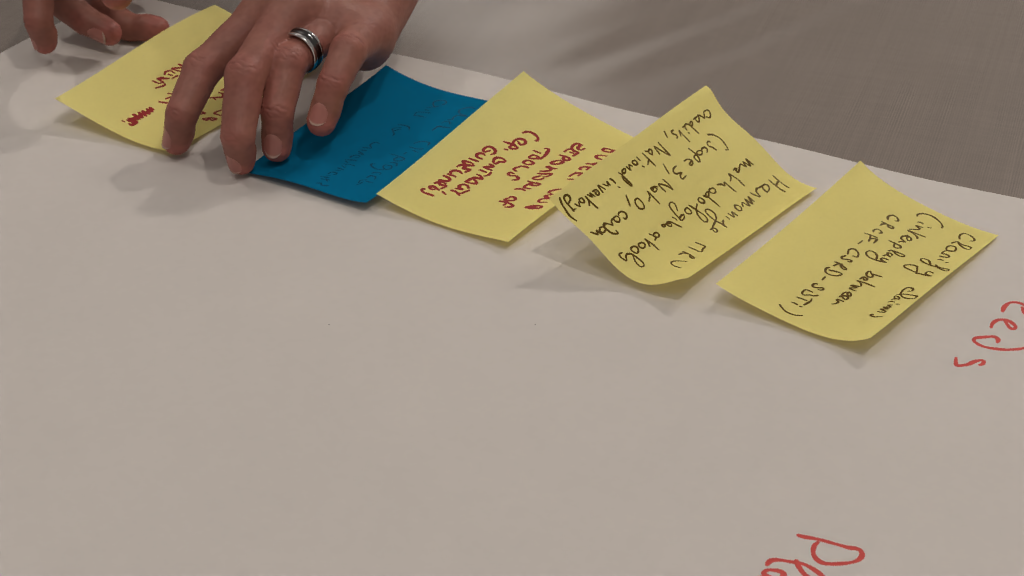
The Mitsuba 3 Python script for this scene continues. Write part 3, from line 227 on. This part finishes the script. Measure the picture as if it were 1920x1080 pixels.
for i, (pid, mat, inkm, width, lines, label) in enumerate(NOTES):
    C = np.array(PATCH[pid]) / 1000.0
    key = 'sticky_note' + (f'_{i:03d}' if i else '')
    v, f = grid(us * NU, vs * NV, lambda U_, V_: sheet(C, np.stack([U_.ravel(), V_.ravel()], -1)).reshape(U_.shape + (3,)))
    scene[key] = mikit.ply((v, f[:, ::-1]), mat, smooth=True)
    labels[key] = {'label': label, 'category': 'sticky note'}
    for l in range(lines):
        uv, fc = ribbons(STROKES[f'{pid}_{l}'], width, 0.5, RNG)
        k = key + '__handwriting' + (f'_{l:03d}' if l else '')
        scene[k] = mikit.ply((sheet(C, uv / 1000.0, 0.00015), fc[:, ::-1]), inkm, smooth=True)
for l in range(2):
    xy, fc = ribbons(STROKES[f'P_{l}'], 2.1, 0.6, RNG)
    a, b = paper_local(xy[:, 0] / 1000, xy[:, 1] / 1000)
    v = np.c_[xy / 1000, paper_z(a, b) + 0.00012]
    k = 'paper_sheet__marker_lettering' + (f'_{l:03d}' if l else '')
    scene[k] = mikit.ply((v, fc), 'mat_poster_ink', smooth=True)

# ------------------------------------------------------------------ hands: one smooth skin each, cut out of a distance field
def surface_nets(D, org, h):
    """triangles of the zero level of D (nx, ny, nz), one vertex per cell the surface passes"""
    s = D < 0
    nx, ny, nz_ = D.shape
    cnt = np.zeros((nx - 1, ny - 1, nz_ - 1), np.int8)
    for a in (0, 1):
        for b in (0, 1):
            for c in (0, 1): cnt += s[a:nx - 1 + a, b:ny - 1 + b, c:nz_ - 1 + c]
    cells = np.argwhere((cnt > 0) & (cnt < 8))
    idx = -np.ones(cnt.shape, np.int64); idx[tuple(cells.T)] = np.arange(len(cells))
    acc, num = np.zeros((len(cells), 3)), np.zeros(len(cells))
    corners = [(a, b, c) for a in (0, 1) for b in (0, 1) for c in (0, 1)]
    for p in corners:
        for ax in range(3):
            if p[ax]: continue
            q = list(p); q[ax] = 1
            d0 = D[tuple((cells + p).T)]; d1 = D[tuple((cells + q).T)]
            m = (d0 < 0) != (d1 < 0); t = np.where(m, d0 / np.where(m, d0 - d1, 1), 0)
            pt = np.tile(np.array(p, float), (len(cells), 1)); pt[:, ax] += t
            acc += pt * m[:, None]; num += m
    v = (cells + acc / num[:, None]) * h + org
    F = []
    for ax in range(3):
        b, c = (ax + 1) % 3, (ax + 2) % 3
        sl0 = [slice(None)] * 3; sl1 = [slice(None)] * 3
        sl0[ax] = slice(0, -1); sl1[ax] = slice(1, None)
        e = np.argwhere(s[tuple(sl0)] != s[tuple(sl1)])
        e = e[(e[:, b] > 0) & (e[:, c] > 0) & (e[:, b] < D.shape[b] - 1) & (e[:, c] < D.shape[c] - 1)]
        flip = s[tuple(e.T)]
        def at(db, dc):
            q = e.copy(); q[:, b] += db; q[:, c] += dc; return idx[tuple(q.T)]
        q = np.stack([at(-1, -1), at(0, -1), at(0, 0), at(-1, 0)], 1)
        q = np.where(flip[:, None], q, q[:, ::-1])
        F += [q[:, [0, 1, 2]], q[:, [0, 2, 3]]]
    return v, np.vstack(F)
def cone(P, a, b, ra, rb, bulge=0.0):
    ba = b - a; t = np.clip(((P - a) @ ba) / (ba @ ba), 0, 1)
    return np.linalg.norm(P - a - t[..., None] * ba, axis=-1) - (ra + (rb - ra) * t + bulge * 4 * t * (1 - t))
def smin(a, b, k):
    h = np.clip(0.5 + 0.5 * (b - a) / k, 0, 1); return b + (a - b) * h - k * h * (1 - h)
def unit(v): return v / np.linalg.norm(v)

class Hand:
    """fingers: lists of joints from fingertip (pad centre) to knuckle, in metres, with radii and the side the nail is on"""
    def __init__(self, fingers, palm):
        self.fingers, self.palm = fingers, palm
        for fg in fingers:
            J = fg['J']; d = fg['dorsal']; ax = unit(J[0] - J[1]); fg['ax'] = ax
            fg['dn'] = unit(d - ax * (d @ ax)); fg['side'] = np.cross(ax, fg['dn'])
    def sdf(self, P):
        palm = None
        for a, b, ra, rb, k in self.palm:
            d = cone(P, a, b, ra, rb); palm = d if palm is None else smin(palm, d, k)
        out = palm
        for fg in self.fingers:
            J, R = fg['J'], fg['R']; d = None
            for i in range(len(J) - 1):
                e = cone(P, J[i], J[i + 1], R[i], R[i + 1], 0.0006 if i else 0.0002); d = e if d is None else smin(d, e, 0.0022)
            # pad of the fingertip, on the palm side
            pad = J[0] + (J[1] - J[0]) * 0.30 - fg['dn'] * R[0] * 0.22
            d = smin(d, np.linalg.norm(P - pad, axis=-1) - R[0] * 0.88, 0.004)
            tip = J[0] + fg['ax'] * R[0] * 0.18
            d = smin(d, np.linalg.norm(P - tip, axis=-1) - R[0] * 0.86, 0.003)
            # knuckle: a little wider on the back of the middle joint
            if len(J) > 3:
                d2 = unit(fg['dorsal2'] if 'dorsal2' in fg else fg['dn'])
                d = smin(d, np.linalg.norm(P - (J[2] + d2 * R[2] * 0.12), axis=-1) - R[2] * 0.86, 0.005)
            # nail bed: the skin sits a little lower where the nail is, with a fold round it
            q = P - J[0]; x = q @ fg['ax']; y = q @ fg['side']; z = q @ fg['dn']
            w, l0, l1 = R[0] * 0.74, -fg['nl'] * 0.72, fg['nl'] * 0.34
            inside = np.maximum(np.abs(y) / w, np.abs(x - (l0 + l1) / 2) / ((l1 - l0) / 2))
            bed = np.clip((1.15 - inside) / 0.3, 0, 1) * (z > 0)
            ring = np.exp(-((inside - 1.18) / 0.13) ** 2) * (z > 0) * (x < l1)
            d = d + 0.00045 * bed - 0.00030 * ring
            k = fg.get('k', 0.009)
            out = np.minimum(out, smin(palm, d, k))
        return out
    def build(self, lo, hi, h, zcut=None):
        lo, hi = np.array(lo), np.array(hi); b = 8
        nb = np.ceil((hi - lo) / (h * b)).astype(int) + 1; n = nb * b
        # far from the skin a coarse value will do; near it every voxel is worked out
        cen = np.stack(np.meshgrid(*[lo[i] + (np.arange(nb[i]) * b + (b - 1) / 2) * h for i in range(3)], indexing='ij'), -1)
        Dc = self.sdf(cen)
        D = np.repeat(np.repeat(np.repeat(Dc, b, 0), b, 1), b, 2).astype(np.float32)
        need = np.argwhere(np.abs(Dc) < h * b * 0.95 + 0.002)
        o = np.stack(np.meshgrid(*[np.arange(b)] * 3, indexing='ij'), -1).reshape(-1, 3)
        for q in range(0, len(need), 400):
            ix = (need[q:q + 400, None] * b + o).reshape(-1, 3)
            D[tuple(ix.T)] = self.sdf(lo + ix * h)
        D[[0, -1]] = np.maximum(D[[0, -1]], h / 2); D[:, [0, -1]] = np.maximum(D[:, [0, -1]], h / 2); D[:, :, [0, -1]] = np.maximum(D[:, :, [0, -1]], h / 2)
        v, f = surface_nets(D, lo, h)
        m = trimesh.Trimesh(v, f, process=False)
        if m.volume < 0: m.invert()
        # a light smoothing over neighbouring points
        from scipy.sparse import coo_matrix
        e = m.edges_unique; n_ = len(m.vertices); w = np.ones(len(e))
        A = coo_matrix((np.r_[w, w], (np.r_[e[:, 0], e[:, 1]], np.r_[e[:, 1], e[:, 0]])), shape=(n_, n_)).tocsr()
        deg = np.maximum(np.asarray(A.sum(1)).ravel(), 1)[:, None]; vv = np.array(m.vertices)
        for lam in (0.5, -0.45) * 3 + (0.5,):
            vv = vv + lam * (A @ vv / deg - vv)
        m = trimesh.Trimesh(vv, m.faces, process=False)
        return m
    def nail(self, fg):
        """a thin curved plate seated in the nail bed: (mesh, colours)"""
        R, J = fg['R'], fg['J']; nl = fg['nl']
        na, nb = 22, 18
        x = np.linspace(-nl * 0.72, nl * fg.get('free', 0.30), na); y = np.linspace(-1, 1, nb)
        X, Y = np.meshgrid(x, y, indexing='ij')
        t = (X - x[0]) / (x[-1] - x[0])
        halfw = R[0] * 0.70 * (0.93 + 0.07 * t) * np.ones_like(X)
        # rounded at both ends: the outline is a superellipse
        bend = np.abs(Y) ** 2.6
        Xs = X + bend * np.where(t < 0.5, 1, -1) * nl * 0.26 * np.abs(2 * t - 1) ** 2
        Ys = Y * halfw * (1 - 0.10 * np.abs(2 * t - 1) ** 3)
        base = J[0] + Xs[..., None] * fg['ax'] + Ys[..., None] * fg['side']
        lo, hi = np.zeros(X.shape), np.full(X.shape, R[0] * 2.0)
        top = base + hi[..., None] * fg['dn']
        # the skin under the plate, from outside in
        zs = np.linspace(1, 0, 60); Z = np.zeros(X.shape); found = np.zeros(X.shape, bool)
        for z in zs:
            d = self.sdf(base + (z * 1.9 * R[0]) * fg['dn']); hit = (d < 0) & ~found; Z[hit] = z * 1.9 * R[0]; found |= hit
        Z[~found] = np.nan
        # smooth cross-section: a fitted saddle, proud of the skin
        A = np.stack([np.ones(X.size), Xs.ravel(), Xs.ravel() ** 2, Ys.ravel() ** 2, Ys.ravel(), Xs.ravel() * Ys.ravel() ** 2], 1)
        ok = np.isfinite(Z.ravel()) & (np.abs(Y.ravel()) < 0.99) & (t.ravel() < 0.8)
        co = np.linalg.lstsq(A[ok], Z.ravel()[ok], rcond=None)[0]
        Zf = (A @ co).reshape(X.shape) + 0.00042 - 0.00022 * t
        up = base + Zf[..., None] * fg['dn']; dn_ = up - 0.00055 * fg['dn']
        v, f = grid(np.arange(na), np.arange(nb), lambda a, b: up); v2, _ = grid(np.arange(na), np.arange(nb), lambda a, b: dn_)
        r = rim(na, nb); rj_ = np.roll(r, -1); o = len(v)
        V = np.vstack([v, v2]); F = np.vstack([f, f[:, ::-1] + o, np.stack([r, r + o, rj_], 1), np.stack([rj_, r + o, rj_ + o], 1)])
        tt = np.concatenate([t.ravel(), t.ravel()]); yy = np.concatenate([Y.ravel(), Y.ravel()])
        pink, moon, white = np.array([0.375, 0.145, 0.122]), np.array([0.40, 0.175, 0.145]), np.array([0.50, 0.35, 0.29])
        edge = 0.885 - 0.05 * np.abs(yy) ** 2
        c = pink + (moon - pink) * np.clip(1 - tt / 0.22, 0, 1)[:, None]
        k = np.clip((tt - edge) / 0.05, 0, 1)[:, None]; c = c * (1 - k) + white * k
        m = trimesh.Trimesh(V, F, process=False)
        if m.volume < 0: m.invert()
        return m, c

def creases(v, n, hand, amp=1.0):
    """how far each skin point moves out (metres), and how red it is"""
    out = np.zeros(len(v)); red = np.zeros(len(v))
    for fi, fg in enumerate(hand.fingers):
        J, R = fg['J'], fg['R']
        for ji in range(1, min(len(J), 3)):
            a = unit(J[ji - 1] - J[ji]); b = unit(J[ji] - J[ji + 1]) if ji + 1 < len(J) else a
            ax = unit(a + b); q = v - J[ji]
            x = q @ ax; near = np.linalg.norm(q, axis=1) < R[ji] * 1.9
            d = fg['dn'] if ji == 1 else unit(fg.get('dorsal2', fg['dn'])); d = unit(d - ax * (d @ ax)); sd = np.cross(ax, d)
            y = q @ sd; back = np.clip((n @ d) * 1.6, 0, 1)
            ph = fi * 1.7 + ji
            lines = ((0.0, .42, 1.0), (-0.0021, .32, .7), (0.0020, .28, .6), (-.0042, .2, .4), (.0041, .2, .35))
            for o, dep, wd in (lines if ji == 2 else lines[:3]):
                wob = 0.0009 * np.sin(y * 420 + ph + o * 2000) + 0.00045 * np.sin(y * 1100 + ph * 3) - 18 * y * y * np.sign(o + 1e-5)
                g = np.exp(-((x - o - wob) / (0.00042 * (0.7 + wd * .5))) ** 2) * np.clip(1 - (np.abs(y) / (R[ji] * (0.95 if wd > .5 else .7))) ** 4, 0, 1)
                out -= near * back * dep * 0.001 * g * amp * (0.85 if ji == 1 else 0.85)
            red += near * back * np.exp(-(x / (R[ji] * 0.9)) ** 2) * 0.25
        # flesh at the tip
        red += np.exp(-(np.linalg.norm(v - J[0] - fg['ax'] * R[0] * .3, axis=1) / (R[0] * 1.25)) ** 4) * 0.9
    return out, np.clip(red, 0, 1.2)

def skin_mesh(hand, lo, hi, h, fine, extra=None):
    m = hand.build(lo, hi, h)
    if fine:
        v, f = trimesh.remesh.subdivide(m.vertices, m.faces, face_index=np.nonzero(m.triangles_center[:, 1] < fine)[0])
        m = trimesh.Trimesh(v, f, process=False)
    n = np.array(m.vertex_normals)
    off, red = creases(np.array(m.vertices), n, hand)
    if extra is not None: off = off + extra(np.array(m.vertices), n)
    v = np.array(m.vertices)
    off += (meshkit.fbm(v * 160, 3, 3) - 0.5) * 0.00035 + (meshkit.fbm(v * 620, 2, 8) - 0.5) * 0.00012
    v = v + n * off[:, None]
    base, rosy, pale = np.array([0.252, 0.096, 0.072]), np.array([0.370, 0.108, 0.092]), np.array([0.272, 0.114, 0.083])
    mo = meshkit.fbm(v * 90, 3, 21)[:, None]; mo2 = meshkit.fbm(v * 420, 2, 31)[:, None]
    c = base + (pale - base) * np.clip((mo - 0.45) * 2.2, -0.4, 1)
    r = np.clip(red[:, None] * (0.75 + 0.5 * mo2), 0, 1)
    c = c * (1 - r) + rosy * r
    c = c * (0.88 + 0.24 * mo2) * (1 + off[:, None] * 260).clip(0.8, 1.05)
    return trimesh.Trimesh(v, m.faces, process=False), c

mm = lambda *p: np.array(p, float) / 1000

LEFT = [
    dict(name='index', J=[mm(-167.2, 764.0, 8.5), mm(-162.1, 759.6, 25.2), mm(-153.9, 780.6, 39.2), mm(-122.8, 808.5, 58.4)], R=[.0069, .0077, .0087, .0112], dorsal=np.array([-.80, -.55, .20]), dorsal2=np.array([-.55, -.45, .70]), nl=.0125),
    dict(name='middle', J=[mm(-132.4, 743.6, 8.0), mm(-131.6, 736.5, 24.5), mm(-129.0, 757.1, 46.1), mm(-110.5, 804.0, 62.6)], R=[.0068, .0080, .0091, .0103], dorsal=np.array([-.45, -.85, .10]), dorsal2=np.array([-.25, -.65, .72]), nl=.0125),
    dict(name='ring', J=[mm(-115.5, 751.1, 11.5), mm(-114.1, 752.3, 29.4), mm(-110.2, 771.0, 46.7), mm(-89.3, 811.7, 51.4)], R=[.0070, .0077, .0087, .0094], dorsal=np.array([-.22, -.95, .25]), dorsal2=np.array([-.05, -.55, .83]), nl=.0125, k=.006),
    dict(name='little', J=[mm(-93.1, 754.1, 24.0), mm(-87.4, 761.8, 39.5), mm(-80.9, 779.0, 49.8), mm(-74.0, 815.0, 44.8)], R=[.0069, .0075, .0083, .0106], dorsal=np.array([-.30, -.80, .50]), dorsal2=np.array([.05, -.55, .83]), nl=.0110),
    dict(name='thumb', J=[mm(-122, 868, 26), mm(-113, 886, 34), mm(-96, 902, 48)], R=[.0088, .0098, .0120], dorsal=np.array([-.5, .1, .85]), nl=.0140, k=.012),
]
wr, wu, wc = mm(-88, 900, 66), mm(-64, 898, 60), mm(-76, 903, 64)
LPALM = [
    (mm(-122.8, 808.5, 56.4), wr, .0112, .0150, .008),
    (mm(-110.5, 804.0, 60.6), wc, .0122, .0155, .008),
    (mm(-89.3, 811.7, 50.4), wc, .0118, .0155, .008),
    (mm(-74.0, 815.0, 43.8), wu, .0110, .0150, .008),
    (mm(-122.8, 808.5, 56.4), mm(-110.5, 804.0, 60.6), .0112, .0118, .008),
    (mm(-110.5, 804.0, 60.6), mm(-89.3, 811.7, 50.4), .0118, .0112, .008),
    (mm(-89.3, 811.7, 50.4), mm(-74.0, 815.0, 43.8), .0112, .0105, .008),
    (mm(-77.0, 823.0, 33.8), mm(-66, 872, 46), .0130, .0160, .012),
    (mm(-104, 884, 52), wr, .0150, .0160, .012),
    (wr, wu, .0165, .0160, .010),
    (wc + mm(-8, 0, 0), mm(-92, 1010, 100), .0230, .0270, .014),
    (wc + mm(6, 0, -1), mm(-76, 1010, 99), .0210, .0270, .014),
    (mm(-84, 1005, 99), mm(-92, 1200, 165), .0350, .0430, .014),
]
left = Hand(LEFT, LPALM)
FOLDS = [np.array(f) / 1000 for f in json.loads('[[[-99.8, 790.6, 60.1], [-96.8, 793.7, 61.0], [-92.0, 795.8, 59.6], [-89.5, 795.1, 57.2], [-87.9, 793.7, 54.4]], [[-80.7, 793.0, 57.4], [-78.6, 795.3, 57.7], [-74.9, 796.9, 57.2], [-71.3, 799.1, 55.7], [-67.4, 802.1, 53.1]]]')]
def folds(v, n):
    # skin folds on the back of the hand, at the roots of the ring and little fingers
    out = np.zeros(len(v))
    for k, f in enumerate(FOLDS):
        l = np.vstack([f[i] + np.linspace(0, 1, 12, endpoint=False)[:, None] * (f[i + 1] - f[i]) for i in range(len(f) - 1)] + [f[-1:]])
        near = np.nonzero(np.linalg.norm(v - l.mean(0), axis=1) < .025)[0]
        if not len(near): continue
        d = np.linalg.norm(v[near, None] - l[None], axis=2); j = d.argmin(1); d = d.min(1)
        s = j / (len(l) - 1); w = np.clip(np.minimum(s, 1 - s) * 5, 0, 1)
        out[near] += -0.00020 * w * np.exp(-(d / 0.0007) ** 2) + 0.00004 * w * np.exp(-((d - 0.0019) / 0.0011) ** 2)
    return out
lx0 = np.min([q for g in LEFT for q in g['J']], axis=0) - .016
m1, c1 = skin_mesh(left, [lx0[0], lx0[1], -.002], [.03, 1.25, .22], .0010, 0.86, folds)

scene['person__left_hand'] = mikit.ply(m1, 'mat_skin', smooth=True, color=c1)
labels['person'] = {'label': 'person reaching in from the far side, pressing sticky notes down with bent fingers', 'category': 'person'}
for i, fg in enumerate(LEFT):
    m, c = left.nail(fg)
    scene['person__left_hand__fingernail' + (f'_{i:03d}' if i else '')] = mikit.ply(m, 'mat_nail', smooth=True, color=c)


RIGHT = [
    dict(name='index', J=[mm(-258.2, 874.6, 14.0), mm(-257.9, 868.4, 28.8), mm(-259.0, 884.3, 48.1), mm(-249.9, 924.5, 56.4)], R=[.0066, .0074, .0086, .0108], dorsal=np.array([-.85, -.50, .15]), dorsal2=np.array([-.9, -.3, .3]), nl=.0115),
    dict(name='middle', J=[mm(-224.8, 884.3, 15.0), mm(-238.7, 892.2, 19.0), mm(-259.2, 906.7, 29.0), mm(-249.0, 944.8, 50.8)], R=[.0068, .0078, .0090, .0112], dorsal=np.array([-.25, -.90, -.25]), dorsal2=np.array([-.8, -.5, -.1]), nl=.0120),
    dict(name='ring', J=[mm(-202.3, 904.1, 9.0), mm(-218.5, 909.1, 7.9), mm(-236.8, 924.3, 11.0), mm(-246.0, 961.8, 30.0)], R=[.0069, .0076, .0086, .0108], dorsal=np.array([-.2, .30, -.93]), dorsal2=np.array([-.8, .1, -.5]), nl=.0115),
    dict(name='little', J=[mm(-218.9, 949.1, 20.0), mm(-232.4, 957.6, 18.3), mm(-249.0, 968.7, 17.4), mm(-248.7, 1002.9, 25.0)], R=[.0062, .0068, .0076, .0098], dorsal=np.array([-.2, .60, -.7]), dorsal2=np.array([-.8, .3, -.5]), nl=.0095),
    dict(name='thumb', J=[mm(-203.9, 830.1, 60.0), mm(-201.9, 846.7, 74.3), mm(-214.7, 874.5, 89.0)], R=[.0082, .0096, .0125], dorsal=np.array([-.10, -.25, .95]), nl=.0140, k=.012, free=.42),
]
rI, rM, rR, rP, rT = [g['J'][-1] for g in RIGHT]
rw = (rM + rR) / 2 + mm(20, 78, 40)
RPALM = [(rI, rw, .0112, .0190, .008), (rM, rw, .0116, .0190, .008), (rR, rw, .0112, .0190, .008), (rP, rw, .0104, .0190, .008),
    (rI, rM, .0110, .0112, .008), (rM, rR, .0112, .0110, .008), (rR, rP, .0108, .0100, .008), (rT, rw, .0140, .0190, .012),
    (rw, rw + mm(50, 70, 25), .0250, .0290, .014), (rw + mm(50, 70, 25), rw + mm(120, 200, 60), .0300, .0420, .014)]
right = Hand(RIGHT, RPALM)
rl = np.min([q for g in RIGHT for q in g['J']] + [rw], axis=0) - .022; rh = np.max([q for g in RIGHT for q in g['J']] + [rw], axis=0) + np.array([.05, .06, .06])
m2, c2 = skin_mesh(right, [rl[0], rl[1], -.001], rh, .0011, None)
scene['person__right_hand'] = mikit.ply(m2, 'mat_skin', smooth=True, color=c2)
for i, fg in enumerate(RIGHT):
    m, c = right.nail(fg)
    scene['person__right_hand__fingernail' + (f'_{i:03d}' if i else '')] = mikit.ply(m, 'mat_nail', smooth=True, color=c)


# ------------------------------------------------------------------ ring on the ring finger
rj0, rj1 = LEFT[2]['J'][2], LEFT[2]['J'][3]
rax = unit(rj1 - rj0); rc = rj0 + (rj1 - rj0) * 0.27 + mm(-.2, 0, .8)
rup = unit(np.array([0.25, -0.2, 1.0]) - rax * (np.array([0.25, -0.2, 1.0]) @ rax)); rsd = np.cross(rax, rup)
def lathe(prof, n=160):
    prof = np.array(prof) / 1000; k = len(prof); th = np.arange(n) * 2 * math.pi / n
    P = rc + prof[None, :, :1] * rax + prof[None, :, 1:] * (np.cos(th)[:, None, None] * rup + np.sin(th)[:, None, None] * rsd)
    i, j = np.meshgrid(np.arange(n), np.arange(k), indexing='ij')
    a = i * k + j; b = ((i + 1) % n) * k + j; c = ((i + 1) % n) * k + (j + 1) % k; d = i * k + (j + 1) % k
    f = np.vstack([np.stack([a, b, c], -1).reshape(-1, 3), np.stack([a, c, d], -1).reshape(-1, 3)])
    m = trimesh.Trimesh(P.reshape(-1, 3), f, process=False)
    if m.volume < 0: m.invert()
    return m
RI = 10.2
band = [(-3.9, RI), (-4.0, RI + .35), (-3.85, RI + .70), (-3.5, RI + .98), (-2.6, RI + 1.15), (-2.2, RI + 1.05), (-2.0, RI + .7), (2.0, RI + .7), (2.2, RI + 1.05), (2.6, RI + 1.15), (3.5, RI + .98), (3.85, RI + .70), (4.0, RI + .35), (3.9, RI), (2.0, RI - .1), (-2.0, RI - .1)]
inlay = [(-1.95, RI + .72), (-1.85, RI + 1.05), (-1.1, RI + 1.28), (0, RI + 1.38), (1.1, RI + 1.28), (1.85, RI + 1.05), (1.95, RI + .72)]
scene['finger_ring__band'] = mikit.ply(lathe(band), 'mat_steel', smooth=28)
scene['finger_ring__inlay'] = mikit.ply(lathe(inlay), 'mat_dark_steel', smooth=28)
labels['finger_ring'] = {'label': 'polished steel ring with a dark band worn on the left ring finger', 'category': 'ring'}
st = trimesh.creation.icosphere(subdivisions=3, radius=1.0); st.apply_scale([0.0008, 0.0008, 0.0004])
ang = math.radians(-38)
rn = math.cos(ang) * rup + math.sin(ang) * rsd
M_ = np.eye(4); M_[:3, 0], M_[:3, 1], M_[:3, 2] = rax, np.cross(rn, rax), rn; M_[:3, 3] = rc + rn * (RI + 1.1) / 1000 + rax * 0.0003
st.apply_transform(M_)
scene['finger_ring__stone'] = mikit.ply(st, 'mat_stone', smooth=True)

# ------------------------------------------------------------------ crumbs on the paper
for i, (x, y, s) in enumerate([(-0.0772, 0.6080, .00030), (0.0099, 0.6085, .00026)]):
    m = trimesh.creation.icosphere(subdivisions=2, radius=s); v = np.array(m.vertices); v[:, 2] *= 0.6; v *= (0.8 + 0.5 * meshkit.noise(v * 3000 + i))[:, None]
    a, b = paper_local(np.array([x]), np.array([y]))
    m.vertices = v + np.array([x, y, paper_z(a, b)[0] + s * 0.4])
    key = 'crumb' + (f'_{i:03d}' if i else '')
    scene[key] = mikit.ply(m, 'mat_speck', smooth=True)
    labels[key] = {'label': ['tiny dark crumb on the open white paper, left of the other', 'tiny dark crumb on the white paper below the red lettered note'][i], 'category': 'crumb'}
